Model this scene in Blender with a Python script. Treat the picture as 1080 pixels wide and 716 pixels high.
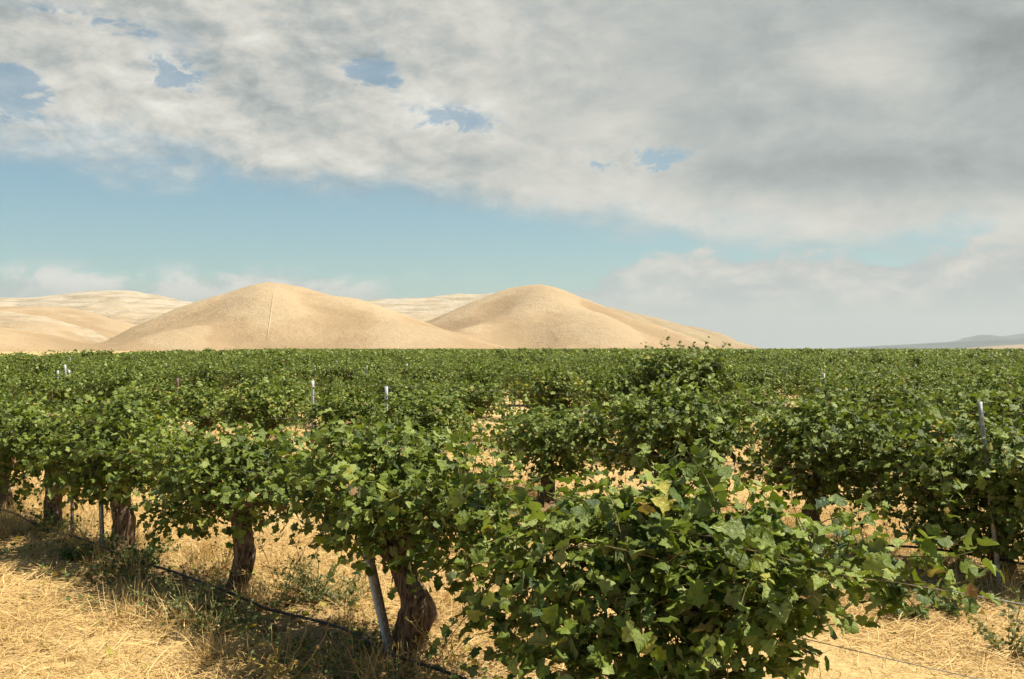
import bpy, math, random
import numpy as np
from mathutils import Vector, Matrix

R = math.radians
for o in list(bpy.data.objects):
    bpy.data.objects.remove(o, do_unlink=True)
scene = bpy.context.scene
COL = scene.collection

# ------------------------------------------------------------------ camera
H = 2.0                      # eye height
F = 1050.0                   # focal length in pixels of the 1080 px wide photograph
HORIZON = 367.0
cam_data = bpy.data.cameras.new("camera")
cam_data.sensor_width = 36.0
cam_data.lens = 35.0
cam_data.clip_start = 0.05
cam_data.clip_end = 60000.0
cam = bpy.data.objects.new("camera", cam_data)
COL.objects.link(cam)
cam.location = (0, 0, H)
cam.rotation_euler = (R(90) + math.atan((HORIZON - 358.0) / F), 0, 0)
scene.camera = cam

# ------------------------------------------------------------------ sun, exposure
SUN_EL, SUN_ROT = R(61), R(86)
sun_dir = Vector((math.sin(SUN_ROT) * math.cos(SUN_EL), math.cos(SUN_ROT) * math.cos(SUN_EL), math.sin(SUN_EL)))
sd = bpy.data.lights.new("sun", 'SUN')
sd.energy = 5.0
sd.angle = R(0.5)
sd.color = (1.0, 0.94, 0.84)
sun = bpy.data.objects.new("sun", sd)
COL.objects.link(sun)
sun.rotation_euler = sun_dir.to_track_quat('Z', 'Y').to_euler()
sun.location = (0, 0, 50)

scene.view_settings.view_transform = 'Standard'
scene.view_settings.look = 'None'
scene.view_settings.gamma = 1.0
scene.view_settings.exposure = 0.85
scene.view_settings.use_curve_mapping = False
scene.render.engine = 'CYCLES'
scene.cycles.max_bounces = 6
scene.cycles.diffuse_bounces = 3
scene.cycles.glossy_bounces = 2
scene.cycles.transmission_bounces = 4
scene.cycles.volume_bounces = 0
scene.cycles.use_adaptive_sampling = True
scene.cycles.use_denoising = True


# ------------------------------------------------------------------ node helpers
class NT:
    def __init__(self, tree):
        self.t = tree
        self.t.nodes.clear()

    def n(self, typ, **kw):
        nd = self.t.nodes.new(typ)
        ins = kw.pop('ins', {})
        for k, v in kw.items():
            setattr(nd, k, v)
        for k, v in ins.items():
            self.set(nd.inputs[k], v)
        return nd

    def set(self, sock, v):
        if hasattr(v, 'is_output') or isinstance(v, bpy.types.NodeSocket):
            self.t.links.new(v, sock)
        else:
            sock.default_value = v

    def m(self, op, a, b=None, c=None, clamp=False):
        nd = self.t.nodes.new('ShaderNodeMath')
        nd.operation = op
        nd.use_clamp = clamp
        for i, v in enumerate((a, b, c)):
            if v is not None:
                self.set(nd.inputs[i], v)
        return nd.outputs[0]

    def smooth(self, x, lo, hi):
        nd = self.t.nodes.new('ShaderNodeMapRange')
        nd.interpolation_type = 'SMOOTHSTEP'
        self.set(nd.inputs[0], x)
        self.set(nd.inputs[1], lo); self.set(nd.inputs[2], hi)
        return nd.outputs[0]

    def mix(self, fac, a, b, blend='MIX'):
        nd = self.t.nodes.new('ShaderNodeMix')
        nd.data_type = 'RGBA'
        nd.blend_type = blend
        self.set(nd.inputs[0], fac)
        self.set(nd.inputs[6], a if not isinstance(a, tuple) else (*a[:3], 1))
        self.set(nd.inputs[7], b if not isinstance(b, tuple) else (*b[:3], 1))
        return nd.outputs[2]

    def noise(self, vec, scale, detail=4, rough=0.55, dist=0.0, lac=2.0):
        nd = self.n('ShaderNodeTexNoise')
        nd.inputs['Scale'].default_value = scale
        nd.inputs['Detail'].default_value = detail
        nd.inputs['Roughness'].default_value = rough
        nd.inputs['Distortion'].default_value = dist
        nd.inputs['Lacunarity'].default_value = lac
        if vec is not None:
            self.t.links.new(vec, nd.inputs['Vector'])
        return nd.outputs[0]

    def curve(self, x, pts):
        """piecewise smooth map of x through pts (x0,y0).. by a float curve node over the pts' range"""
        xs = [p[0] for p in pts]; ys = [p[1] for p in pts]
        x0, x1, y0, y1 = min(xs), max(xs), min(ys), max(ys)
        mr = self.n('ShaderNodeMapRange', ins={0: x, 1: x0, 2: x1, 3: 0.0, 4: 1.0})
        fc = self.n('ShaderNodeFloatCurve')
        cu = fc.mapping.curves[0]
        while len(cu.points) < len(pts):
            cu.points.new(0.5, 0.5)
        for p, q in zip(cu.points, sorted(pts)):
            p.location = ((q[0] - x0) / (x1 - x0), (q[1] - y0) / (y1 - y0))
        fc.mapping.update()
        self.t.links.new(mr.outputs[0], fc.inputs[1])
        return self.n('ShaderNodeMapRange', ins={0: fc.outputs[0], 1: 0.0, 2: 1.0, 3: y0, 4: y1}).outputs[0]


# ------------------------------------------------------------------ world: daylight sky with broken cloud
WS = 0.10
def build_world():
    w = bpy.data.worlds.new("World")
    scene.world = w
    w.use_nodes = True
    t = NT(w.node_tree)
    L = t.t.links.new
    sky = t.n('ShaderNodeTexSky', sky_type='NISHITA', sun_disc=False, sun_elevation=SUN_EL, sun_rotation=SUN_ROT,
              altitude=200, air_density=1.0, dust_density=1.2, ozone_density=1.6)
    tc = t.n('ShaderNodeTexCoord')
    d = t.n('ShaderNodeVectorMath', operation='NORMALIZE')
    L(tc.outputs['Generated'], d.inputs[0])
    sp = t.n('ShaderNodeSeparateXYZ'); L(d.outputs[0], sp.inputs[0])
    X, Y, Z = sp.outputs
    az = t.m('ARCTAN2', X, Y)
    hor = t.m('SQRT', t.m('ADD', t.m('MULTIPLY', X, X), t.m('MULTIPLY', Y, Y)))
    el = t.m('ARCTAN2', Z, hor)
    # sphere coordinates squeezed towards the horizon so that cloud shapes lie flat
    cv = t.n('ShaderNodeCombineXYZ')
    L(X, cv.inputs[0]); L(Y, cv.inputs[1]); L(t.m('MULTIPLY', el, 1.85), cv.inputs[2])
    V = cv.outputs[0]

    def offset(vec):
        a = t.n('ShaderNodeVectorMath', operation='ADD'); L(V, a.inputs[0]); a.inputs[1].default_value = vec
        return a.outputs[0]

    def blob(a0, e0, ra, re, A=None, E=None):
        u = t.m('DIVIDE', t.m('SUBTRACT', A or az, a0), ra)
        v = t.m('DIVIDE', t.m('SUBTRACT', E or el, e0), re)
        r2 = t.m('ADD', t.m('MULTIPLY', u, u), t.m('MULTIPLY', v, v))
        return t.m('EXPONENT', t.m('MULTIPLY', r2, -1.0))

    big = t.noise(offset((3.1, 0.7, 1.9)), 3.0, 8, 0.60, 0.3)
    fine = t.noise(offset((0.2, 5.3, 0.4)), 8.5, 9, 0.62, 0.35)
    wisp = t.noise(offset((7.2, 1.3, 2.4)), 5.0, 9, 0.66, 0.6)
    shape = t.m('ADD', t.m('MULTIPLY', big, 0.50), t.m('MULTIPLY', fine, 0.50))
    shape = t.m('SUBTRACT', shape, 0.5)
    # the lower edge of the main deck, elevation over azimuth
    edge = t.curve(az, [(-1.2, .21), (-.48, .170), (-.36, .164), (-.22, .148), (-.12, .140), (-.03, .124), (.08, .112),
                        (.2, .102), (.34, .100), (.48, .085), (1.2, .06)])
    above = t.m('ADD', t.m('SUBTRACT', el, edge), t.m('MULTIPLY', t.m('SUBTRACT', t.noise(offset((9.4, 2.1, 5.3)), 13.0, 9, 0.64, 0.4), .5), .07))
    cover = t.m('ADD', t.m('MULTIPLY', t.smooth(above, -0.05, 0.075), 1.0), t.m('MULTIPLY', shape, 2.0))
    # blue gaps, their outlines torn by the same noises
    tear = t.noise(offset((4.4, 6.1, 3.3)), 11.0, 9, 0.66, 0.5)
    Aw = t.m('ADD', az, t.m('MULTIPLY', t.m('SUBTRACT', wisp, .5), .30))
    Ew = t.m('ADD', el, t.m('MULTIPLY', t.m('SUBTRACT', tear, .5), .11))
    cover0 = cover
    rag = t.m('ADD', .0, t.m('MULTIPLY', t.smooth(tear, .40, .62), 1.0))
    for a0, e0, ra, re, k in ((-.495, .242, .050, .026, 1.3), (-.44, .335, .050, .016, .9), (-.140, .275, .035, .020, 1.05), (-.335, .262, .030, .018, .8),
                              (-.045, .232, .060, .014, .95), (.125, .193, .065, .014, 1.0), (-.40, .300, .05, .014, .7)):
        cover = t.m('SUBTRACT', cover, t.m('MULTIPLY', t.m('MULTIPLY', blob(a0, e0, ra, re, Aw, Ew), rag), k))
    cover = t.m('ADD', cover, t.m('MULTIPLY', t.smooth(az, .0, .35), t.m('MULTIPLY', t.smooth(above, .0, .1), .35)))
    ahead = t.m('MULTIPLY', t.m('SUBTRACT', 1.0, t.smooth(t.m('ABSOLUTE', az), .75, 1.3)), t.m('SUBTRACT', 1.0, t.smooth(el, .48, .75)))
    cover = t.m('SUBTRACT', cover, t.m('MULTIPLY', t.m('SUBTRACT', 1.0, ahead), 1.6))
    cover0 = t.m('SUBTRACT', cover0, t.m('MULTIPLY', t.m('SUBTRACT', 1.0, ahead), 1.6))
    deck = t.m('MAXIMUM', t.smooth(cover, 0.16, 0.86), t.m('MULTIPLY', t.smooth(cover0, .3, .9), .36))
    # bank of cloud low on the horizon
    bank_top = t.curve(az, [(-1.2, .06), (-.48, .070), (-.40, .064), (-.30, .072), (-.24, .076), (-.16, .066), (-.07, .055), (.03, .060),
                            (.12, .088), (.22, .094), (.34, .090), (.48, .098), (1.2, .09)])
    puff = t.noise(offset((1.5, 2.5, 8.0)), 17.0, 8, 0.62, 0.25)
    bank = t.smooth(t.m('ADD', t.m('SUBTRACT', bank_top, el), t.m('MULTIPLY', t.m('SUBTRACT', puff, .5), .085)), -0.004, 0.012)
    bank = t.m('MULTIPLY', bank, t.m('ADD', 0.80, t.m('MULTIPLY', t.smooth(az, .05, .25), .2)))
    streak = t.m('MULTIPLY', t.m('MULTIPLY', blob(-.075, .103, .05, .006), .55), t.smooth(wisp, .35, .6))
    streak2 = t.m('MULTIPLY', t.m('MULTIPLY', t.smooth(az, .15, .35), blob(.38, .118, .2, .022), ), t.smooth(wisp, .38, .6))
    # relief of the deck: where the cloud thickens away from the sun it is darker
    l1 = t.noise(offset((0.2 + .02, 5.3, 0.4 + .035)), 8.5, 9, 0.62, 0.35)
    b1 = t.noise(offset((3.1 + .06, 0.7, 1.9 + .10)), 3.0, 8, 0.60, 0.3)
    relief = t.m('ADD', t.m('MULTIPLY', t.m('SUBTRACT', fine, l1), 1.15), t.m('MULTIPLY', t.m('SUBTRACT', big, b1), .9))
    thick = t.smooth(cover, .6, 1.5)
    left = t.m('SUBTRACT', 1.0, t.smooth(az, -.25, .25))
    bil = t.noise(offset((2.7, 8.8, 1.2)), 21.0, 8, 0.62, 0.3); bil1 = t.noise(offset((2.7 + .009, 8.8, 1.2 + .016)), 21.0, 8, 0.62, 0.3)
    relief = t.m('ADD', relief, t.m('MULTIPLY', t.m('MULTIPLY', t.m('SUBTRACT', bil, bil1), .8), t.m('ADD', .25, left)))
    amp = t.m('ADD', .36, t.m('MULTIPLY', left, .30))
    val = t.m('ADD', .595, t.m('MULTIPLY', relief, amp))
    rim = t.m('MULTIPLY', t.smooth(cover, .35, .65), t.m('SUBTRACT', 1.0, t.smooth(cover, .75, 1.35)))
    val = t.m('ADD', val, t.m('MULTIPLY', rim, .08))
    val = t.m('SUBTRACT', val, t.m('MULTIPLY', thick, .08))
    val = t.m('ADD', val, t.m('MULTIPLY', t.m('SUBTRACT', wisp, .5), .25))
    for a0, e0, ra, re, k in ((.47, .262, .05, .03, -.20), (.26, .172, .11, .022, -.13), (.42, .165, .16, .035, -.07), (-.17, .27, .07, .03, -.08),
                              (-.25, .300, .03, .016, .16), (-.09, .235, .05, .018, .10), (.12, .225, .035, .02, .12), (.09, .155, .06, .018, .08),
                              (.34, .27, .07, .03, .08), (-.36, .26, .04, .018, .08), (-.42, .215, .06, .02, .06), (.22, .30, .12, .03, -.03)):
        val = t.m('ADD', val, t.m('MULTIPLY', blob(a0, e0, ra, re), k))
    val = t.m('MAXIMUM', val, .3)
    val = t.m('MINIMUM', val, .95)
    val = t.m('MULTIPLY', val, 0.86)
    cool = t.mix(t.smooth(val, .38, .62), (.93, 1.0, .965), (1.03, 1.0, .905))
    vv = t.n('ShaderNodeVectorMath', operation='SCALE'); L(cool, vv.inputs[0]); L(t.m('DIVIDE', val, WS), vv.inputs['Scale'])
    bankcol = t.mix(t.smooth(puff, .4, .68), (.44 / WS, .47 / WS, .46 / WS), (.66 / WS, .63 / WS, .56 / WS))
    bankcol = t.mix(t.smooth(el, .025, .06), (.45 / WS, .475 / WS, .425 / WS), bankcol)
    # clear sky: the Nishita sky, its blue turned slightly to teal as on the film
    clear = t.mix(1.0, sky.outputs[0], (.93, 1.10, 1.01), 'MULTIPLY')
    c = t.mix(bank, clear, bankcol)
    low = t.m('MULTIPLY', t.m('MULTIPLY', blob(-.36, .0655, .26, .010), .85), t.smooth(puff, .40, .60))
    c = t.mix(low, c, (.72 / WS, .71 / WS, .66 / WS))
    c = t.mix(t.m('MAXIMUM', streak, t.m('MULTIPLY', streak2, .6)), c, (.56 / WS, .55 / WS, .50 / WS))
    c = t.mix(t.m('MULTIPLY', deck, .96), c, vv.outputs[0])
    bg = t.n('ShaderNodeBackground', ins={'Strength': WS * .59})
    L(c, bg.inputs[0])
    out = t.n('ShaderNodeOutputWorld')
    L(bg.outputs[0], out.inputs[0])
    w.cycles.sampling_method = 'MANUAL'
    w.cycles.sample_map_resolution = 1024
build_world()


# ------------------------------------------------------------------ object helpers
def mesh_np(name, V, faces, attrs=None, smooth=False):
    """faces: list of (n,k) int arrays"""
    V = np.asarray(V, np.float32)
    me = bpy.data.meshes.new(name)
    me.vertices.add(len(V)); me.vertices.foreach_set('co', V.ravel())
    faces = [np.asarray(f, np.int32) for f in faces if len(f)]
    loops = np.concatenate([f.ravel() for f in faces])
    counts = np.concatenate([np.full(len(f), f.shape[1], np.int32) for f in faces])
    starts = np.concatenate([[0], np.cumsum(counts)[:-1]]).astype(np.int32)
    me.loops.add(len(loops)); me.loops.foreach_set('vertex_index', loops)
    me.polygons.add(len(counts)); me.polygons.foreach_set('loop_start', starts)
    if smooth:
        me.polygons.foreach_set('use_smooth', np.ones(len(counts), bool))
    for k, a in (attrs or {}).items():
        at = me.attributes.new(k, 'FLOAT', 'POINT'); at.data.foreach_set('value', np.asarray(a, np.float32))
    me.update(calc_edges=True)
    me.validate()
    return me


def link(name, me, mat=None, parent=None):
    o = bpy.data.objects.new(name, me)
    COL.objects.link(o)
    if mat and me is not None and not me.materials:
        me.materials.append(mat)
    if parent:
        o.parent = parent
    return o


def tag(o, label=None, cat=None, group=None, kind=None):
    if label: o['label'] = label
    if cat: o['category'] = cat
    if group: o['group'] = group
    if kind: o['kind'] = kind
    return o


def empty(name, loc, rz=0.0):
    o = bpy.data.objects.new(name, None)
    o.empty_display_size = 0.2
    COL.objects.link(o)
    o.location = loc; o.rotation_euler = (0, 0, rz)
    return o


class Geo:
    def __init__(self):
        self.V = []; self.F3 = []; self.F4 = []; self.nv = 0; self.A = []

    def add(self, V, f3=None, f4=None, a=None):
        V = np.asarray(V, float).reshape(-1, 3)
        if f3 is not None and len(f3): self.F3.append(np.asarray(f3, int) + self.nv)
        if f4 is not None and len(f4): self.F4.append(np.asarray(f4, int) + self.nv)
        self.V.append(V); self.nv += len(V)
        self.A.append(np.zeros(len(V)) if a is None else np.broadcast_to(a, (len(V),)))

    def tube(self, P, r, n=6, rough=0.0, rng=None, flute=0.0, a=None, cap=True):
        P = np.asarray(P, float); m = len(P)
        r = np.broadcast_to(np.asarray(r, float), (m,))
        T = np.gradient(P, axis=0); T /= np.linalg.norm(T, axis=1)[:, None] + 1e-9
        ref = np.array([0.31, 0.17, 0.93]) if abs(T[0][2]) < .8 else np.array([0.94, 0.3, 0.1])
        S = np.cross(T, ref); S /= np.linalg.norm(S, axis=1)[:, None] + 1e-9
        B = np.cross(T, S)
        th = np.linspace(0, 2 * np.pi, n, endpoint=False)
        rr = np.repeat(r[:, None], n, 1)
        if flute:
            ph = rng.uniform(0, 6.28, 4)
            z = np.arange(m)[:, None] / m
            rr = rr * (1 + flute * (np.sin(3 * th[None] + ph[0] + 3 * z) * .6 + np.sin(5 * th[None] + ph[1] - 4 * z) * .5 + np.sin(8 * th[None] + ph[2] + 7 * z) * .35))
        if rough:
            rr = rr * (1 + rng.normal(0, rough, rr.shape))
        V = P[:, None] + rr[..., None] * (np.cos(th)[None, :, None] * S[:, None] + np.sin(th)[None, :, None] * B[:, None])
        i = np.arange(m - 1)[:, None] * n; j = np.arange(n)[None]; k = (j + 1) % n
        q = np.stack([i + j, i + k, i + n + k, i + n + j], -1).reshape(-1, 4)
        V = V.reshape(-1, 3)
        f3 = None
        if cap:
            V = np.vstack([V, P[0], P[-1]])
            jj = np.arange(n); kk = (jj + 1) % n
            f3 = np.vstack([np.stack([kk, jj, np.full(n, m * n)], 1), np.stack([(m - 1) * n + jj, (m - 1) * n + kk, np.full(n, m * n + 1)], 1)])
        self.add(V, f3, q, a)

    def box(self, c, sx, sy, sz):
        x, y, z = c
        v = [(x + a * sx / 2, y + b * sy / 2, z + e * sz / 2) for e in (-1, 1) for b in (-1, 1) for a in (-1, 1)]
        self.add(v, None, [(0, 2, 3, 1), (4, 5, 7, 6), (0, 1, 5, 4), (2, 6, 7, 3), (1, 3, 7, 5), (0, 4, 6, 2)])

    def mesh(self, name, smooth=False, attr=None):
        f = []
        if self.F3: f.append(np.vstack(self.F3))
        if self.F4: f.append(np.vstack(self.F4))
        return mesh_np(name, np.vstack(self.V), f, {attr: np.concatenate(self.A)} if attr else None, smooth)


# rows of the vineyard: U runs along the rows (away to the left), N across them (away to the right)
U = np.array([-0.694, 0.720]); NN = np.array([0.720, 0.694])
ROW_ANG = math.atan2(U[1], U[0])
ROW1, ROWGAP = 4.0, 5.2
def row_off(k): return ROW1 + ROWGAP * (k - 1)
def rp(off, t, z=0.0):
    p = NN * off + U * t
    return np.array([p[0], p[1], z])
def ground_px(x, y, h=0.0):
    Yd = (H - h) * F / (y - HORIZON)
    return np.array([(x - 540.0) / F * Yd, Yd, h])
def on_row(x, off):
    """point of a row seen in picture column x"""
    u = (x - 540.0) / F
    Yd = off / (u * NN[0] + NN[1])
    return np.array([u * Yd, Yd])


# ------------------------------------------------------------------ materials
def new_mat(name):
    m = bpy.data.materials.new(name)
    m.use_nodes = True
    return m, NT(m.node_tree)

def finish(t, shader, bump=None):
    out = t.n('ShaderNodeOutputMaterial')
    t.t.links.new(shader, out.inputs[0])

def pbsdf(t, col, rough=0.8, spec=0.3, normal=None, metal=0.0):
    b = t.n('ShaderNodeBsdfPrincipled')
    t.set(b.inputs['Base Color'], col if not isinstance(col, tuple) else (*col[:3], 1))
    t.set(b.inputs['Roughness'], rough)
    t.set(b.inputs['Specular IOR Level'], spec)
    t.set(b.inputs['Metallic'], metal)
    if normal is not None: t.t.links.new(normal, b.inputs['Normal'])
    return b.outputs[0]

def bump(t, h, strength=0.5, dist=0.02):
    b = t.n('ShaderNodeBump')
    b.inputs['Strength'].default_value = strength; b.inputs['Distance'].default_value = dist
    t.t.links.new(h, b.inputs['Height'])
    return b.outputs[0]

def attr(t, name):
    return t.n('ShaderNodeAttribute', attribute_name=name).outputs['Fac']

def leaf_material(name, dark, light, yellow=(.34, .30, .05), brown=(.22, .12, .045), back=(.155, .185, .075)):
    m, t = new_mat(name)
    L = t.t.links.new
    tint = attr(t, 'tint')         # 0..1 green variation, 1..2 turning yellow, 2..3 dry
    info = t.n('ShaderNodeObjectInfo')
    rnd = info.outputs['Random']
    g = t.mix(t.m('MINIMUM', tint, 1.0), dark, light)
    g = t.mix(t.m('MULTIPLY', rnd, .35), g, (.10, .125, .022))
    pale_gloss = t.m('MULTIPLY', t.smooth(tint, .78, .97), t.m('SUBTRACT', 1.0, t.smooth(tint, 1.0, 1.1)))  # pale gloss highlights painted into the colour of the lightest green leaves
    g = t.mix(t.m('MULTIPLY', pale_gloss, .6), g, (.30, .32, .12))
    g = t.mix(t.smooth(tint, 1.0, 1.6), g, yellow)
    g = t.mix(t.smooth(tint, 2.0, 2.6), g, brown)
    tc = t.n('ShaderNodeTexCoord')
    blot = t.noise(tc.outputs['Object'], 38.0, 2, .6)
    g = t.mix(t.m('MULTIPLY', t.smooth(blot, .5, .75), .35), g, (.15, .17, .05))
    geo = t.n('ShaderNodeNewGeometry')
    bk = t.mix(t.smooth(tint, 1.2, 2.0), back, (.3, .25, .1))
    col = t.mix(geo.outputs['Backfacing'], g, bk)
    crumple = t.noise(tc.outputs['Object'], 55.0, 3, .6, .4)
    p = pbsdf(t, col, t.m('ADD', .46, t.m('MULTIPLY', geo.outputs['Backfacing'], .3)), .24, bump(t, crumple, .6, .02))
    tr = t.n('ShaderNodeBsdfTranslucent')
    tcol = t.mix(1.0, g, (1.7, 1.9, .55), 'MULTIPLY')
    L(tcol, tr.inputs[0])
    mx = t.n('ShaderNodeMixShader'); mx.inputs[0].default_value = .17
    L(p, mx.inputs[1]); L(tr.outputs[0], mx.inputs[2])
    finish(t, mx.outputs[0])
    return m

M = {}
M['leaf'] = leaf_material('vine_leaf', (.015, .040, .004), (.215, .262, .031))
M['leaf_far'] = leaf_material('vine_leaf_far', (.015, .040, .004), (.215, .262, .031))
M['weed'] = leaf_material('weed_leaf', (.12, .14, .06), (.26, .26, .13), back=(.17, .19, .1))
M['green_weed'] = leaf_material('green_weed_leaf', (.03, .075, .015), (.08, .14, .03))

def bark():
    m, t = new_mat('vine_bark')
    tc = t.n('ShaderNodeTexCoord')
    mp = t.n('ShaderNodeMapping'); t.t.links.new(tc.outputs['Object'], mp.inputs[0]); mp.inputs['Scale'].default_value = (1, 1, .16)
    s = t.noise(mp.outputs[0], 45, 6, .65, .6)
    p = t.noise(tc.outputs['Object'], 9, 4, .6)
    c = t.mix(t.smooth(s, .36, .66), (.035, .020, .012), (.23, .15, .095))
    c = t.mix(t.m('MULTIPLY', t.smooth(p, .5, .75), .55), c, (.30, .225, .16))
    finish(t, pbsdf(t, c, .92, .15, bump(t, s, .9, .02)))
    return m
M['bark'] = bark()

def simple(name, c1, c2, scale=30, rough=.8, spec=.3, metal=0.0, b=.2):
    m, t = new_mat(name)
    tc = t.n('ShaderNodeTexCoord')
    s = t.noise(tc.outputs['Object'], scale, 5, .6)
    finish(t, pbsdf(t, t.mix(t.smooth(s, .35, .68), c1, c2), rough, spec, bump(t, s, b, .004), metal))
    return m
M['cane'] = simple('cane_bark', (.08, .065, .022), (.17, .14, .05), 20, .8)
M['green_shoot'] = simple('green_shoot', (.15, .17, .04), (.24, .22, .07), 20, .6)
M['steel'] = simple('weathered_galvanised_steel', (.20, .20, .19), (.42, .42, .40), 35, .55, .5, .35)
M['white_steel'] = simple('chalky_white_steel', (.42, .43, .41), (.62, .62, .59), 25, .6, .3)
M['rust_steel'] = simple('rusty_steel', (.10, .06, .04), (.24, .19, .15), 40, .8)
M['hose'] = simple('black_polythene', (.012, .011, .011), (.035, .030, .026), 30, .5, .4)
M['wire'] = simple('galvanised_wire', (.38, .37, .35), (.62, .60, .56), 30, .4, .5, .6)

def straw_mat():
    m, t = new_mat('dry_straw')
    a = attr(t, 'tint')
    c = t.mix(t.smooth(a, 0, .5), (.32, .20, .075), (.60, .405, .150))
    c = t.mix(t.smooth(a, .5, 1.0), c, (.76, .555, .245))
    p = pbsdf(t, c, .6, .3)
    tr = t.n('ShaderNodeBsdfTranslucent'); t.t.links.new(c, tr.inputs[0])
    mx = t.n('ShaderNodeMixShader'); mx.inputs[0].default_value = .2
    t.t.links.new(p, mx.inputs[1]); t.t.links.new(tr.outputs[0], mx.inputs[2])
    finish(t, mx.outputs[0])
    return m
M['straw'] = straw_mat()

def ground_mat():
    m, t = new_mat('straw_covered_ground')
    L = t.t.links.new
    tc = t.n('ShaderNodeTexCoord')
    geo = t.n('ShaderNodeNewGeometry')
    P = geo.outputs['Position']
    rot = t.n('ShaderNodeMapping'); L(P, rot.inputs[0]); rot.inputs['Rotation'].default_value = (0, 0, -ROW_ANG)
    S = rot.outputs[0]                                   # x along the rows, y across
    mp = t.n('ShaderNodeMapping'); L(S, mp.inputs[0]); mp.inputs['Scale'].default_value = (1.0, 3.0, 1.0)
    n1 = t.noise(mp.outputs[0], .9, 5, .6)
    n2 = t.noise(P, 26, 6, .72, .8)
    n3 = t.noise(P, 4.5, 5, .65)
    mp2 = t.n('ShaderNodeMapping'); L(S, mp2.inputs[0]); mp2.inputs['Scale'].default_value = (.35, 1.0, 1.0)
    n4 = t.noise(mp2.outputs[0], 95, 3, .6, 1.2)
    c = t.mix(t.smooth(n2, .33, .66), (.37, .235, .088), (.61, .435, .18))
    c = t.mix(t.m('MULTIPLY', t.smooth(n4, .5, .7), .7), c, (.65, .49, .24))
    c = t.mix(t.m('MULTIPLY', t.smooth(n1, .48, .7), .45), c, (.41, .26, .11))
    c = t.mix(t.m('MULTIPLY', t.smooth(n3, .56, .72), .45), c, (.29, .19, .09))
    # bare brown soil and leaf litter along the vine rows
    sp = t.n('ShaderNodeSeparateXYZ'); L(S, sp.inputs[0])
    # signed distance across rows: y = -(N . P)
    across = t.m('SUBTRACT', t.m('MULTIPLY', sp.outputs[1], -1.0), ROW1)
    ph = t.m('SUBTRACT', across, t.m('MULTIPLY', t.m('ROUND', t.m('DIVIDE', across, ROWGAP)), ROWGAP))
    dist = t.m('ADD', t.m('ABSOLUTE', t.m('ADD', ph, .15)), t.m('MULTIPLY', t.m('SUBTRACT', n3, .5), .9))
    strip = t.m('SUBTRACT', 1.0, t.smooth(dist, .15, .75))
    soil = t.mix(t.smooth(n2, .35, .65), (.15, .088, .045), (.31, .19, .098))
    c = t.mix(t.m('MULTIPLY', strip, .75), c, soil)
    # far off the straw stubble turns to short dry grass
    h = t.m('ADD', t.m('MULTIPLY', n2, .6), t.m('MULTIPLY', n4, .5))
    finish(t, pbsdf(t, c, .9, .15, bump(t, h, .8, .03)))
    return m
M['ground'] = ground_mat()

def hill_mat(name, eroded=True, far=False):
    m, t = new_mat(name)
    L = t.t.links.new
    geo = t.n('ShaderNodeNewGeometry')
    P = geo.outputs['Position']
    n1 = t.noise(P, .006, 6, .6)
    n2 = t.noise(P, .06, 6, .7)
    n3 = t.noise(P, .35, 4, .7)
    c = t.mix(t.smooth(n1, .35, .68), (.305, .203, .102), (.375, .265, .142))
    c = t.mix(t.m('MULTIPLY', t.smooth(n2, .48, .72), .45), c, (.265, .18, .098))
    c = t.mix(t.m('MULTIPLY', t.smooth(n3, .50, .66), .5), c, (.225, .16, .085))
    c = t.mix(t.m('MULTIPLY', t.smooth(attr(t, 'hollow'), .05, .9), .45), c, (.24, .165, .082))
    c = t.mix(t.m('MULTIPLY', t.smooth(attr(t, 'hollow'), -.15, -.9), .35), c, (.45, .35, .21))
    if eroded:
        mp = t.n('ShaderNodeMapping'); L(P, mp.inputs[0]); mp.inputs['Scale'].default_value = (.08, .08, 1.6)
        strata = t.noise(mp.outputs[0], .14, 5, .7)
        er = attr(t, 'eroded')
        e = t.smooth(t.m('ADD', er, t.m('MULTIPLY', t.m('SUBTRACT', n2, .5), 1.0)), .4, .75)
        c = t.mix(t.m('MULTIPLY', e, .85), c, t.mix(t.smooth(strata, .42, .62), (.42, .36, .26), (.285, .225, .14)))
        sc = attr(t, 'scrub')
        e2 = t.smooth(t.m('ADD', sc, t.m('MULTIPLY', t.m('SUBTRACT', n2, .5), 1.6)), .4, .8)
        c = t.mix(t.m('MULTIPLY', e2, .65), c, (.255, .195, .105))
    finish(t, pbsdf(t, c, .95, .1, bump(t, t.m('ADD', n2, t.m('MULTIPLY', n3, .25)), .8, 5.0)))
    return m
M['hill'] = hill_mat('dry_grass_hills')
M['mountain'] = simple('scrub_mountain', (.055, .065, .055), (.09, .095, .075), .002, .95, .1, 0, .0)
M['mountain2'] = simple('dry_mountain', (.24, .18, .11), (.30, .22, .13), .003, .95, .1, 0, .0)

# ------------------------------------------------------------------ ground
def build_ground():
    # fine near the camera, coarse towards the horizon
    s = np.concatenate([-np.geomspace(12500, 40, 22), np.linspace(-36, 36, 109), np.geomspace(40, 12500, 22)])
    gx, gy = np.meshgrid(s, s, indexing='ij')
    rg = np.random.default_rng(4)
    z = np.zeros_like(gx)
    for _ in range(14):
        a = rg.uniform(0, 6.28); k = rg.uniform(.5, 2.2); p = rg.uniform(0, 6.28)
        z += .007 * np.sin((np.cos(a) * gx + np.sin(a) * gy) * k + p)
    z *= np.exp(-(gx ** 2 + gy ** 2) / 40 ** 2)
    n = len(s)
    i = np.arange(n - 1)[:, None] * n + np.arange(n - 1)[None]
    q = np.stack([i, i + n, i + n + 1, i + 1], -1).reshape(-1, 4)
    me = mesh_np('ground', np.stack([gx, gy, z], -1).reshape(-1, 3), [q], smooth=True)
    tag(link('ground', me, M['ground']), kind='structure')
build_ground()

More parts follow.
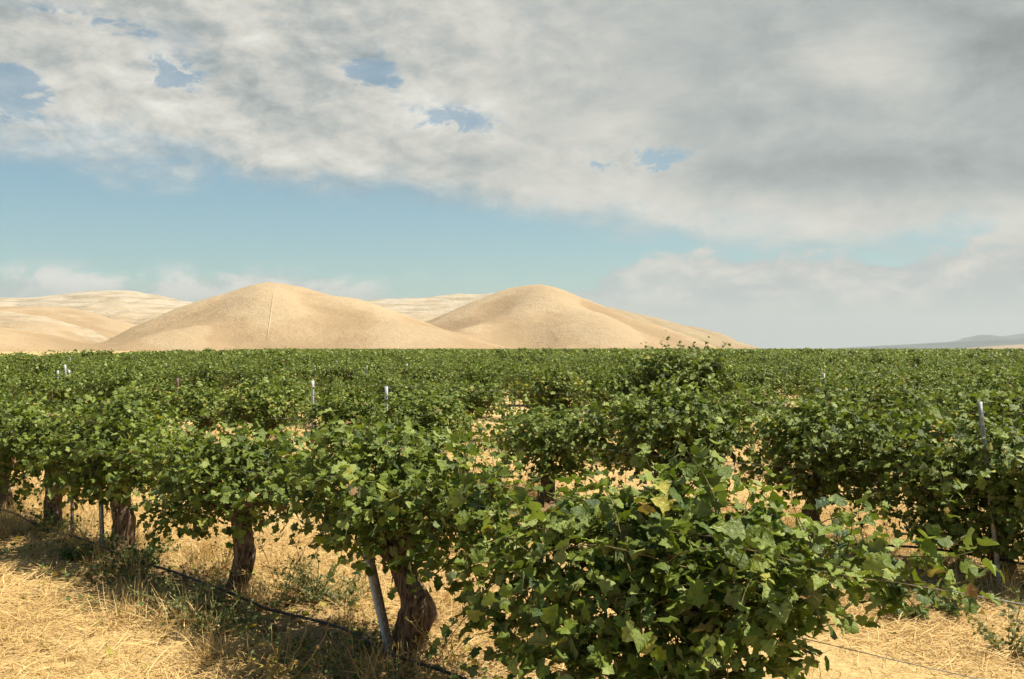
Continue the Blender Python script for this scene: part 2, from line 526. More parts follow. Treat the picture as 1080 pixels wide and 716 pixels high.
# ------------------------------------------------------------------ hills
def prof(pts, Yc):
    """silhouette points (picture column, row) at depth Yc -> function X -> height"""
    xs = np.array([(p[0] - 540) / F * Yc for p in pts]); hs = np.array([(HORIZON - p[1]) / F * Yc + H for p in pts])
    return xs, hs

def hermite(x, xs, hs):
    m = np.gradient(hs, xs)
    i = np.clip(np.searchsorted(xs, x) - 1, 0, len(xs) - 2)
    d = xs[i + 1] - xs[i]; t = np.clip((x - xs[i]) / d, 0, 1)
    return ((2 * t ** 3 - 3 * t ** 2 + 1) * hs[i] + (t ** 3 - 2 * t ** 2 + t) * d * m[i] + (-2 * t ** 3 + 3 * t ** 2) * hs[i + 1] + (t ** 3 - t ** 2) * d * m[i + 1])

HILLS = [
    # points, depth of crest, front run, back run, skew (how far the spur swings in X as it comes forward), eroded, scrub
    ([(-140, 300), (-60, 308), (0, 315.5), (37, 315), (74, 311), (96, 308.6), (141, 308.6), (159, 312), (193, 318), (240, 330), (300, 350), (360, 372)], 2300, 800, 500, .10, .85, .25),
    ([(-120, 320), (-40, 324), (22, 324), (74, 326), (110, 334), (150, 347), (190, 364), (215, 374)], 1650, 520, 300, -.10, .25, .0),
    ([(-120, 322), (-60, 326), (0, 331), (40, 333), (70, 341), (100, 352), (130, 366), (150, 374)], 1420, 330, 260, .15, .62, .0),
    ([(-200, 338), (-80, 342), (0, 346), (37, 350), (74, 360), (111, 370.5), (130, 376)], 900, 560, 260, .0, .0, .0),
    ([(60, 378), (90, 371), (130, 352), (165, 335), (202, 318.5), (237, 309.5), (259, 303), (278, 298.6), (296, 299), (315, 303), (352, 311.5),
      (393, 322), (431, 336), (477, 350.5), (508, 359), (540, 368.5), (560, 376)], 1150, 330, 380, .12, .0, .0),
    ([(330, 377), (370, 351), (400, 341), (430, 341), (470, 352), (510, 364), (535, 376)], 1010, 240, 200, .1, .0, .0),
    ([(110, 378), (155, 358), (195, 345), (232, 340), (268, 349), (300, 364), (318, 376)], 990, 260, 200, -.15, .0, .0),
    ([(300, 360), (340, 330), (380, 318.6), (410, 316), (450, 313.5), (490, 311), (524, 308.5), (560, 312), (600, 330), (640, 352), (660, 372)], 2100, 560, 420, .15, .85, .0),
    ([(370, 376), (400, 362), (440, 344), (480, 326), (505, 316), (526, 308), (547, 302), (563, 300), (578, 302), (598, 308), (621, 317.5), (660, 334), (707, 350.5),
      (753, 366.5), (775, 376)], 1550, 360, 420, .1, .0, .0),
    ([(530, 377), (560, 350), (590, 333), (615, 327), (640, 335), (670, 350), (700, 366), (712, 377)], 1390, 300, 200, .15, .0, .0),
    ([(420, 377), (455, 361), (487, 347), (510, 343), (532, 349), (557, 362), (578, 376)], 1360, 260, 200, -.1, .0, .0),
    ([(640, 377), (670, 356), (700, 353), (725, 360), (748, 368), (760, 376)], 1420, 300, 200, .2, .0, .0),
    ([(560, 372), (600, 340), (640, 323), (652, 326), (680, 333), (711, 341), (749, 350), (769, 358.7), (785, 366.5), (800, 376)], 2300, 500, 500, .1, .0, .75),
]
def hill_height(X, Y):
    best = np.full(X.shape, -12.0); er = np.zeros(X.shape); sc = np.zeros(X.shape); kk = np.zeros(X.shape)
    for pts, Yc, front, back, skew, e, s in HILLS:
        xs, hs = prof(pts, Yc)
        dy = Y - Yc
        # the silhouette is seen in perspective: slide columns along the view rays, spurs swing sideways as they come down
        xx = X * Yc / np.maximum(Y, 300) * .55 + X * .45 + skew * np.minimum(dy, 0)
        ins = (xx > xs[0]) & (xx < xs[-1])
        h = np.where(ins, hermite(np.clip(xx, xs[0], xs[-1]), xs, hs), -12)
        run = np.where(dy < 0, front, back)
        k = np.clip(np.abs(dy) / run, 0, 1)
        g = np.cos(k * np.pi / 2) ** 1.35
        xp = xs[np.argmax(hs)]
        rr = np.hypot(X - xp * (Y / Yc * .5 + .5), dy)
        th = np.arctan2(dy, X - xp)
        val = 1 - np.abs(np.sin(th * 3.0 + Yc * .01 + rr * .0016 + .5 * np.sin(rr * .006 + Yc)))
        g = g * (1 - np.where(dy < 0, .15, .03) * val ** 1.3 * np.sin(np.clip(k, 0, 1) ** .8 * np.pi) ** 1.8)
        h = (h + 10) * g - 10
        up = h > best
        # soft blend at the valleys
        w = 4.0
        nb = np.maximum(best, h) + np.maximum(0, w - np.abs(best - h)) ** 2 / (4 * w) * (h > -9.5)
        best = nb
        er = np.where(up, e * np.clip(1.15 - k * .9, 0, 1), er); sc = np.where(up, s, sc); kk = np.where(up, k, kk)
    return best, er, sc, kk

def build_hills():
    xs = np.linspace(-1750, 900, 420); ys = np.concatenate([np.linspace(330, 1700, 260), np.linspace(1708, 2800, 110)])
    X, Y = np.meshgrid(xs, ys, indexing='ij')
    Hh, er, sc, er_k = hill_height(X, Y)
    for _ in range(14):
        Hh[1:-1] = (Hh[:-2] + 2 * Hh[1:-1] + Hh[2:]) / 4; Hh[:, 1:-1] = (Hh[:, :-2] + 2 * Hh[:, 1:-1] + Hh[:, 2:]) / 4
    rg = np.random.default_rng(7)
    nz = np.zeros_like(X)
    for _ in range(40):
        a = rg.uniform(0, 6.28); lam = rg.uniform(25, 160); p = rg.uniform(0, 6.28)
        nz += lam / 160 * np.sin((np.cos(a) * X + np.sin(a) * Y) * 6.28 / lam + p + 1.2 * np.sin(X / 90 + p))
    Hh = Hh + np.clip((Hh + 3) / 30, 0, 1) * nz * .42 + np.clip((Hh + 3) / 30, 0, 1) * rg.normal(0, .22, X.shape)
    # erosion gullies
    soft = np.clip((er_k - .12) / .25, 0, 1)
    gul = np.abs(np.sin(X / 26 + 1.3 * np.sin(Y / 70) + .8 * np.sin(X / 61)))
    Hh -= np.clip(er, 0, 1) * (1 - gul) * 10 * soft * np.clip(Hh / 60, 0, 1)
    Hh -= (.25 + sc) * (1 - np.abs(np.sin(X / 41 + 1.1 * np.sin(Y / 120)))) ** 2 * 4 * np.clip(Hh / 40, 0, 1) * (er < .1)
    # grass stays taller and darker in the hollows
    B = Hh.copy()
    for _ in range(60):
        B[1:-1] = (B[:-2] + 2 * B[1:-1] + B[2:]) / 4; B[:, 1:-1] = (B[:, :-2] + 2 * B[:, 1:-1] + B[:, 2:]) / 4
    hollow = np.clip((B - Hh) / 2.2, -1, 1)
    n = len(ys)
    i = np.arange(len(xs) - 1)[:, None] * n + np.arange(n - 1)[None]
    q = np.stack([i, i + n, i + n + 1, i + 1], -1).reshape(-1, 4)
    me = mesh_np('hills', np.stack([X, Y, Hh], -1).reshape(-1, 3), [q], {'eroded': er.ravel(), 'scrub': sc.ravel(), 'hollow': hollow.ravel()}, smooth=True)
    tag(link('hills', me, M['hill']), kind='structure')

    # the pale firebreak track climbing the first hill
    def hz(x, y):
        i = np.searchsorted(xs, x) - 1; j = np.searchsorted(ys, y) - 1
        u = (x - xs[i]) / (xs[i + 1] - xs[i]); v = (y - ys[j]) / (ys[j + 1] - ys[j])
        return (Hh[i, j] * (1 - u) * (1 - v) + Hh[i + 1, j] * u * (1 - v) + Hh[i, j + 1] * (1 - u) * v + Hh[i + 1, j + 1] * u * v)
    g = Geo(); P = []
    for k in np.linspace(0, 1, 60):
        Yv = 890 + 235 * k; px = 282 + 13 * k
        x = (px - 540) / F * Yv
        P.append((x, Yv))
    P = np.array(P)
    V = []
    for q, (x, y) in enumerate(P):
        for s in (-.8 * math.sin(math.pi * (q + 1) / 62) ** .5, .8 * math.sin(math.pi * (q + 1) / 62) ** .5):
            V.append((x + s, y, hz(x + s, y) + .9))
    g.add(V, None, [(2 * k, 2 * k + 1, 2 * k + 3, 2 * k + 2) for k in range(len(P) - 1)])
    tr = simple('pale_dirt', (.37, .27, .155), (.45, .345, .21), .2, .95, .1, 0, .0)
    tag(link('track', g.mesh('track'), tr), kind='structure')

    # blue mountains far off to the right, tan foothill before them
    def ridge(name, pts, Yc, depth, mat, seed):
        rg = np.random.default_rng(seed)
        px, hs = prof(pts, Yc)
        x = np.linspace(px[0], px[-1], 160); h = hermite(x, px, hs)
        h = h + np.clip(h / 60, 0, 1) * sum(rg.uniform(1, 5) * np.sin(x / rg.uniform(60, 300) + rg.uniform(0, 6)) for _ in range(8)) * .25 * Yc / 9000
        dv = np.linspace(-1, 1, 21)
        V = np.stack([np.repeat(x[:, None], 21, 1) + 60 * np.sin(dv * 5)[None] * Yc / 9000, np.repeat((Yc + dv * depth)[None], 160, 0), (h[:, None] + 8) * (np.cos(dv * np.pi / 2) ** 1.2)[None] - 8], -1)
        i = np.arange(159)[:, None] * 21 + np.arange(20)[None]
        q = np.stack([i, i + 21, i + 22, i + 1], -1).reshape(-1, 4)
        tag(link(name, mesh_np(name, V.reshape(-1, 3), [q], smooth=True), mat), kind='structure')
    ridge('mountains', [(990, 369), (1010, 361), (1025, 356), (1036, 353.5), (1050, 355), (1066, 354), (1082, 352), (1130, 349), (1200, 347), (1330, 352), (1420, 369)], 11000, 1500, M['mountain'], 3)
    ridge('foothills', [(870, 368.5), (920, 364.8), (960, 362.5), (1000, 360), (1050, 358), (1080, 357), (1200, 355), (1320, 369)], 7500, 1200, M['mountain'], 5)
    ridge('foothills', [(1020, 368.5), (1050, 364.5), (1080, 362.5), (1150, 360), (1250, 369)], 3800, 500, M['mountain2'], 6)
build_hills()

# ------------------------------------------------------------------ haze: the dry air between here and the mountains
def build_haze():
    g = Geo()
    g.box((0, 0, 199.5), 25600, 25600, 401)
    m, t = new_mat('pale_air')
    v = t.n('ShaderNodeVolumePrincipled')
    v.inputs['Color'].default_value = (.84, .89, .88, 1)
    v.inputs['Density'].default_value = 5.5e-5
    v.inputs['Anisotropy'].default_value = .1
    out = t.n('ShaderNodeOutputMaterial')
    t.t.links.new(v.outputs[0], out.inputs['Volume'])
    tag(link('haze', g.mesh('haze'), m), kind='stuff')
build_haze()

# ------------------------------------------------------------------ grapevines
LOBED = np.array([(0, .05), (.18, -.10), (.42, -.03), (.56, .17), (.38, .33), (.57, .57), (.33, .65), (.22, .82), (0, .98),
                  (-.22, .82), (-.33, .65), (-.57, .57), (-.38, .33), (-.56, .17), (-.42, -.03), (-.18, -.10)])
HEXA = np.array([(0, -.05), (.48, .02), (.46, .58), (0, 1.0), (-.46, .58), (-.48, .02)])

def norm(v): return v / (np.linalg.norm(v, axis=-1, keepdims=True) + 1e-9)

def leaf_geo(pos, tip, nor, size, tint, kind, rng):
    """all leaves of one plant as one mesh"""
    N = len(pos)
    nor = norm(nor); tip = norm(tip - nor * (tip * nor).sum(1, keepdims=True)); side = np.cross(tip, nor)
    cup = rng.uniform(-.4, .95, N); droop = rng.uniform(.0, .9, N); twist = rng.normal(0, .28, N)
    if kind == 'lobed':
        O = np.vstack([LOBED, (0, .32)]); nO = len(LOBED)
        f = np.array([(nO, i, (i + 1) % nO) for i in range(nO)])
    else:
        O = HEXA; f = np.array([(0, 1, 2, 3), (0, 3, 4, 5)])
    x = O[:, 0][None]; y = O[:, 1][None] - .1
    z = cup[:, None] * np.abs(x) * .9 - droop[:, None] * y * y * .6 + twist[:, None] * x
    if kind == 'lobed':
        z = z + rng.normal(0, .06, (N, len(O)))
    V = pos[:, None] + size[:, None, None] * (x[..., None] * side[:, None] + y[..., None] * tip[:, None] + z[..., None] * nor[:, None])
    k = len(O)
    Fc = (f[None] + np.arange(N)[:, None, None] * k).reshape(-1, f.shape[1])
    return V.reshape(-1, 3), Fc, np.repeat(tint, k)

UP = np.array([0, 0, 1.0])
ca, sa = math.cos(-ROW_ANG), math.sin(-ROW_ANG)
SUN_L = np.array([sun_dir.x * ca - sun_dir.y * sa, sun_dir.x * sa + sun_dir.y * ca, sun_dir.z])   # in row space

def trunk_geo(rng, path, rad, arms):
    """gnarled old trunk and the arms of its head, one mesh"""
    g = Geo()
    P = np.array(path, float)
    tt = np.linspace(0, 1, len(P)); ti = np.linspace(0, 1, 26)
    Q = np.stack([np.interp(ti, tt, P[:, k]) for k in range(3)], 1)
    for _ in range(3): Q[1:-1] = (Q[:-2] + 2 * Q[1:-1] + Q[2:]) / 4
    r = np.interp(ti, np.linspace(0, 1, len(rad)), rad)
    Q = Q + np.stack([np.sin(ti * 13 + rng.uniform(0, 6)) * .008, np.sin(ti * 11 + rng.uniform(0, 6)) * .008, ti * 0], 1)
    g.tube(Q, r, 16, .035, rng, .11)
    # burls
    for _ in range(4):
        c = Q[rng.integers(5, 22)]; a = rng.uniform(0, 6.28)
        d = np.array([math.cos(a), math.sin(a), 0])
        g.tube([c, c + d * .05 + UP * .01, c + d * .085 + UP * .03], [.05, .042, .012], 8, .06, rng)
    for A in arms:
        A = np.array(A, float); m = 14
        ta = np.linspace(0, 1, len(A)); tj = np.linspace(0, 1, m)
        W = np.stack([np.interp(tj, ta, A[:, k]) for k in range(3)], 1)
        for _ in range(2): W[1:-1] = (W[:-2] + 2 * W[1:-1] + W[2:]) / 4
        W[1:] += rng.normal(0, .012, (m - 1, 3))
        g.tube(W, np.linspace(r[-1] * .75, .016, m), 9, .07, rng, .08)
    return g

def dome(rng, zc=.98, rx=.98, ry=.66, rz=.44, x=0.0, side=3):
    """crown as a main mound with some lesser ones round it: (cx, cy, cz, rx, ry, rz, weight)"""
    B = [(x, 0, zc, rx, ry, rz, 1.0)]
    for _ in range(side):
        a = rng.uniform(-.75, .75) * rx; q = rng.uniform(.38, .58)
        B.append((x + a, rng.uniform(-.3, .3), zc + rng.uniform(-.12, .20), q, q * .9, q * rng.uniform(.62, .9), .34))
    return B

def grow(seed, env=None, head=.66, shoots=140, nodes=(9, 19), laterals=.7, size=.085, kind='lobed', yellow=.02, droopy=.4,
         trunk=None, rad=None, canes=True, up=.25, stray=.2, arms_to=None):
    """one grapevine in row space (x along the row away to the left, y towards the lane): its three meshes' geometry"""
    rng = np.random.default_rng(seed)
    env = env or dome(rng)
    jx, jy = rng.normal(0, .05, 2)
    path = trunk or [(0, 0, -.06), (.02 + jx, jy * .5, .12), (.08 + jx, jy, .32), (.03, jy, .50), (.0, 0, head)]
    hx, hy, hz = path[-1]
    arms = []
    for ib, b in enumerate(env):
        if ib > 3: continue
        q = np.array([hx + (b[0] - hx) * .7, hy + (b[1] - hy) * .7, max(hz + .08, b[2] - .02)])
        m = np.array([hx, hy, hz]) * .5 + q * .5 + rng.normal(0, .04, 3) + UP * .04
        if np.hypot(q[0] - hx, q[1] - hy) < .25: q[0] += .3 * rng.choice([-1, 1])
        arms.append([(hx, hy, hz - .05), tuple(m), tuple(q)])
    s = rng.choice([-1, 1])
    for sg in (-1, 1):
        arms.append([(hx, hy, hz - .05), (hx + sg * .2, hy + rng.normal(0, .05), hz + .08), (hx + sg * .45, hy + rng.normal(0, .06), hz + rng.uniform(.12, .25))])
    tg = trunk_geo(rng, path, rad or [.115, .095, .09, .08, .08], arms)
    cg = Geo()
    pos, tip, nor, siz, tin = [], [], [], [], []
    def emit(p, d, out, sz, ylw):
        side = norm(rng.normal(0, 1, 3) + out * .6)
        pet = rng.uniform(.4, .95) * sz
        pos.append(p + side * pet * .8 + UP * pet * .2)
        tip.append(out * .5 - UP * rng.uniform(.0, .9) + side * .8)
        nor.append(UP * rng.uniform(.3, .9) + out * rng.uniform(.1, .9) + SUN_L * .3 + rng.normal(0, .55, 3))
        siz.append(sz)
        r = rng.random()
        if r < ylw: tin.append(rng.uniform(1.0, 2.0))
        elif r < ylw * 1.4: tin.append(rng.uniform(2.0, 3.0))
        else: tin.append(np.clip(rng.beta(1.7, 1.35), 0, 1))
    W = np.array([b[6] for b in env]); W = W / W.sum()
    EB = np.array([b[:6] for b in env])
    def inside(p, f):
        q = (p[None] - EB[:, :3]) / EB[:, 3:6]
        return (np.sum(np.abs(q) ** 2.3, 1)).min() < f
    def shoot(p, d, nn, s0, ylw, rc, c, f):
        P = [p.copy()]; sl = rng.uniform(.048, .062); g0 = rng.uniform(.03, .13) * (.6 + droopy)
        free = rng.random() < stray
        if free: d = norm(d + UP * rng.uniform(-.2, .9)); nn += 6
        for k in range(nn):
            d = norm(d + rng.normal(0, .15, 3) - UP * g0 * (k / nn + .25))
            q = P[-1] + d * sl
            if not inside(q, f * (2.1 if free else 1.0)): break
            P.append(q)
        P = np.array(P); n = len(P)
        for k in range(0, n):
            o = norm(P[k] - c + UP * .1)
            fr = k / max(n - 1, 1)
            sz = s0 * (1.0 - .4 * max(0, fr - .6) / .4 * (n > 9)) * rng.uniform(.65, 1.25)
            emit(P[k], d, o, sz, ylw)
            if rng.random() < laterals * .6: emit(P[k] + rng.normal(0, .04, 3), d, o, sz * rng.uniform(.5, .9), ylw)
        if canes and n > 3:
            Q = P[::2] if n > 6 else P
            cg.tube(Q, np.linspace(rc, .0018, len(Q)), 4, a=0)
    for i in range(shoots):
        b = env[rng.choice(len(env), p=W)]
        c = np.array(b[:3]); r3 = np.array(b[3:6])
        dv = norm(rng.normal(0, 1, 3) * np.array([1, 1, .9]) + UP * up * .6)
        p = c + dv * r3 * rng.uniform(.15, .72) - UP * r3[2] * .1
        d = norm(dv / r3 * .5 + rng.normal(0, .55, 3) + UP * up)
        ylw = yellow * (4.5 if rng.random() < .16 else .4)
        shoot(p, d, int(rng.integers(*nodes)), size, ylw, .0042, c * np.array([1, 1, .85]), float(np.exp(rng.normal(0, .16))))
    V, Fc, T = leaf_geo(np.array(pos), np.array(tip), np.array(nor), np.array(siz), np.array(tin), kind, rng)
    return tg, (V, Fc, T), (cg if canes else None)

class VineMesh:
    def __init__(self, name_seed, **kw):
        tg, (V, Fc, T), cg = grow(name_seed, **kw)
        self.trunk = tg.mesh('trunk', smooth=True); self.trunk.materials.append(M['bark'])
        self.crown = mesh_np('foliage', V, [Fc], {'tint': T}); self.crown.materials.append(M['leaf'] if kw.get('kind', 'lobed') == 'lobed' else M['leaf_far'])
        self.canes = None
        if cg:
            self.canes = cg.mesh('canes', smooth=True); self.canes.materials.append(M['cane'])

def put_vine(vm, off, t, label, group=None, flip=0, scale=1.0, zs=1.0, dz=0.0):
    p = rp(off, t)
    e = empty('grapevine', (p[0], p[1], dz), ROW_ANG + (math.pi if flip else 0) + random.uniform(-.06, .06) * (0 if group is None else 1))
    e.scale = (scale, scale, scale * zs)
    tag(e, label, 'grapevine', group)
    link('trunk', vm.trunk, None, e)
    link('foliage', vm.crown, None, e)
    if vm.canes: link('canes', vm.canes, None, e)
    return e

random.seed(11)
T1 = 5.17; SP = 2.31
# --- first row, each vine of its own shape.  In row space +x runs away to the left of the picture.
v0 = VineMesh(101, env=[(.62, .05, .90, .66, .60, .31, 1.0), (1.05, .12, .56, .30, .40, .38, .35), (.16, 0, 1.22, .38, .40, .28, .26), (.0, .08, .90, .55, .62, .38, .85),
                        (.32, .42, .52, .34, .34, .42, .42), (-.40, .12, .84, .28, .42, .36, .42), (-.66, .02, 1.10, .36, .36, .18, .30), (-.98, .0, 1.06, .30, .24, .16, .22),
                        (-.14, .32, .52, .30, .34, .36, .40)],
              head=.66, shoots=345, nodes=(8, 21), size=.074, yellow=.018, droopy=.7, stray=.22, up=.15)
v1 = VineMesh(102, env=[(.05, 0, 1.02, .88, .66, .44, 1.0), (-.75, .1, .96, .46, .5, .42, .45), (.2, .1, 1.22, .5, .4, .24, .3), (.85, .0, .90, .45, .5, .34, .35)], shoots=300, size=.066, stray=.12, yellow=.01,
              trunk=[(.02, 0, -.06), (-.04, 0, .10), (-.16, .0, .30), (-.12, 0, .44), (.14, .0, .68)], rad=[.115, .10, .12, .085, .07])
v2 = VineMesh(103, env=[(.1, 0, .90, .86, .62, .40, 1.0), (.7, .1, .72, .42, .46, .30, .35), (-.75, .0, .95, .5, .5, .32, .4), (.9, .0, .95, .36, .4, .28, .25), (.0, .0, 1.10, .5, .4, .24, .3)], shoots=255, size=.065, stray=.12, yellow=.008,
              trunk=[(.04, 0, -.06), (.0, 0, .12), (-.10, .0, .34), (-.08, 0, .5), (-.02, .0, .70)], rad=[.11, .08, .085, .08, .075])
v3 = VineMesh(104, env=[(.05, 0, 1.02, .84, .72, .46, 1.0), (.6, .1, .80, .40, .5, .34, .35), (-.72, .05, 1.0, .48, .5, .38, .4), (.0, .0, 1.22, .5, .4, .26, .3)], shoots=265, size=.065, stray=.12, yellow=.008,
              trunk=[(.0, 0, -.06), (.02, 0, .14), (.0, .0, .36), (.03, 0, .5), (.05, .0, .72)], rad=[.14, .112, .105, .095, .09])
v4 = VineMesh(105, env=[(.0, 0, .98, .85, .66, .42, 1.0), (.3, .3, .70, .42, .42, .32, .35), (-.4, .1, 1.0, .5, .5, .36, .4)], shoots=240, size=.064, yellow=.012,
              trunk=[(.0, 0, -.06), (-.02, 0, .14), (.03, .0, .36), (.0, 0, .5), (.0, .0, .72)], rad=[.115, .095, .09, .09, .08])
v5 = VineMesh(106, env=[(.0, 0, 1.0, .95, .66, .38, 1.0), (-.4, .1, 1.1, .5, .5, .3, .4), (.6, .0, .95, .5, .5, .36, .4)], shoots=240, size=.064, yellow=.03, rad=[.15, .13, .12, .10, .09])
G1 = 'grapevines of the first row along the straw lane'
put_vine(v0, ROW1, T1 - SP, 'big sprawling grapevine nearest of all, its leafy canes hanging across the bottom edge', G1)
put_vine(v1, ROW1, T1, 'grapevine on a bent gnarled trunk with two metal strips leaning against it', G1)
put_vine(v2, ROW1, T1 + 2.16, 'round-crowned grapevine on a slim bare trunk between hose and pale weeds', G1)
put_vine(v3, ROW1, T1 + 4.43, 'grapevine on a thick dark trunk with a steel stake close on its left', G1)
put_vine(v4, ROW1, T1 + 6.30, 'grapevine with a short dark trunk half hidden by low hanging leaves', G1)
put_vine(v5, ROW1, T1 + 7.95, 'grapevine on a thick pale grey trunk at the left edge of the picture', G1)

# --- mid-distance prototypes
def rdome(seed, **kw): return dome(np.random.default_rng(seed + 5000), **kw)
mids = [VineMesh(200 + i, env=rdome(200 + i, zc=.90 + .06 * (i % 3), rx=1.14, rz=.47 + .04 * (i % 2), ry=.72, side=5), shoots=240, size=.071, yellow=.012 + .02 * (i % 3), canes=(i < 3)) for i in range(7)]
yel = VineMesh(220, env=rdome(220, zc=1.0, rz=.50), shoots=180, size=.072, yellow=.20, stray=.2)
rightv = VineMesh(222, env=[(.0, .1, .96, 1.0, .85, .48, 1.0), (.7, .2, .80, .45, .5, .34, .35), (.2, .5, .55, .5, .42, .36, .4), (-.4, .3, .6, .45, .5, .4, .3)], shoots=330, size=.072, yellow=.03, stray=.22)
tall = VineMesh(221, env=[(.0, 0, 1.25, 1.0, .7, .66, 1.0), (.45, 0, 1.55, .5, .5, .40, .4), (-.5, 0, 1.45, .5, .5, .40, .4), (.0, .1, .9, .9, .7, .4, .5)], head=.85, shoots=280, size=.080, yellow=.01, up=.5, stray=.3)
fars = [VineMesh(300 + i, env=rdome(300 + i, zc=.91 + .06 * (i % 3), rx=1.12, rz=.49, ry=.72, side=4), shoots=170, size=.088, kind='hexa', yellow=.025, canes=False, laterals=.5) for i in range(6)]
veryfar = [VineMesh(330 + i, env=rdome(330 + i, zc=.98, rz=.46, ry=.72), shoots=42, nodes=(7, 14), size=.19, kind='hexa', yellow=.03, canes=False, laterals=.3) for i in range(3)]

def in_view(p, margin):
    return p[1] > 2 and abs(p[0]) < p[1] * (540 / F) + margin

def field_ok(p):
    # the vineyard ends on the left along a line running away towards the hills
    x_edge = np.interp(p[1], [0, 75, 230, 700], [-60, -42, -66, -150])
    return p[0] > x_edge and p[1] < 640

cands = []
rngf = np.random.default_rng(77)
row2_t = [-1.4, .9, 3.3, 5.1, 7.0, 8.93] + [8.93 + SP * k for k in range(1, 40)]
for k in range(2, 150):
    off = row_off(k)
    ph = rngf.uniform(0, SP)
    ts = row2_t if k == 2 else np.arange(-off * 1.6, off * 2.6 + 120, SP) + ph
    for t in ts:
        t = t + rngf.normal(0, .08)
        p = rp(off, t)
        if not field_ok(p): continue
        if not in_view(p, 2.2 if p[1] < 60 else 3.0): continue
        if k > 6 and rngf.random() < .03: continue           # gaps in the rows
        cands.append((math.hypot(p[0], p[1]), k, t, p))
cands.sort(key=lambda c: c[0])
NEAR = cands[:294]; REST = cands[294:]
tall_p = on_row(722, row_off(3)); tall_t = float(np.dot(tall_p, U))
yel_p = on_row(592, row_off(3)); yel_t = float(np.dot(yel_p, U))
yel2_p = on_row(800, row_off(3)); yel2_t = float(np.dot(yel2_p, U))
G2 = 'grapevines of the second row'; G3 = 'grapevines of the rows farther back'
row2_labels = {3.3: 'dark leafy grapevine cut by the right edge beside the leaning grey stake',
               5.1: 'second row grapevine whose canes hang low over the black hose at the right',
               7.0: 'second row grapevine showing between the tall canes of the nearest vine and the hanging shoots',
               8.93: 'second row grapevine over a bare patch of straw with its dark trunk showing'}
used = {'tall': None, 'yel': None, 'yel2': None}
def closest(k, t0):
    c = [(abs(q[2] - t0), i) for i, q in enumerate(NEAR) if q[1] == k]
    return min(c)[1] if c else -1
i_tall, i_yel, i_yel2 = closest(3, tall_t), closest(3, yel_t), closest(3, yel2_t)
for i, (d, k, t, p) in enumerate(NEAR):
    lod = mids if d < 48 else fars
    vm = lod[rngf.integers(len(lod))]
    if i == i_tall:
        put_vine(tall, row_off(k), tall_t, 'tallest grapevine, its dark bushy top standing up against the skyline', G3); continue
    if i == i_yel:
        put_vine(yel, row_off(k), yel_t, 'grapevine with yellow and rusty leaves, left of the tallest bushy vine', G3); continue
    if i == i_yel2:
        put_vine(yel, row_off(k), yel2_t, 'grapevine with yellowing leaves, right of the tallest bushy vine', G3, flip=1); continue
    if k == 2:
        key = min(row2_labels, key=lambda q: abs(q - t))
        lab = row2_labels[key] if abs(key - t) < .4 else 'green grapevine farther along the second row from the straw lane'
        g = G2
        if key in (3.3, 5.1) and lab == row2_labels[key]:
            put_vine(rightv if key == 3.3 else mids[0], row_off(k), key, lab, g); continue
    elif k == 3: lab, g = 'green grapevine standing in the third row from the straw lane', G3
    elif k == 4: lab, g = 'green grapevine standing in the fourth row from the straw lane', G3
    else: lab, g = 'small distant grapevine somewhere in the rows beyond the fourth', G3
    put_vine(vm, row_off(k), t, lab, g, flip=int(rngf.integers(2)), scale=rngf.uniform(.94, 1.06), zs=rngf.uniform(.80, 1.12))

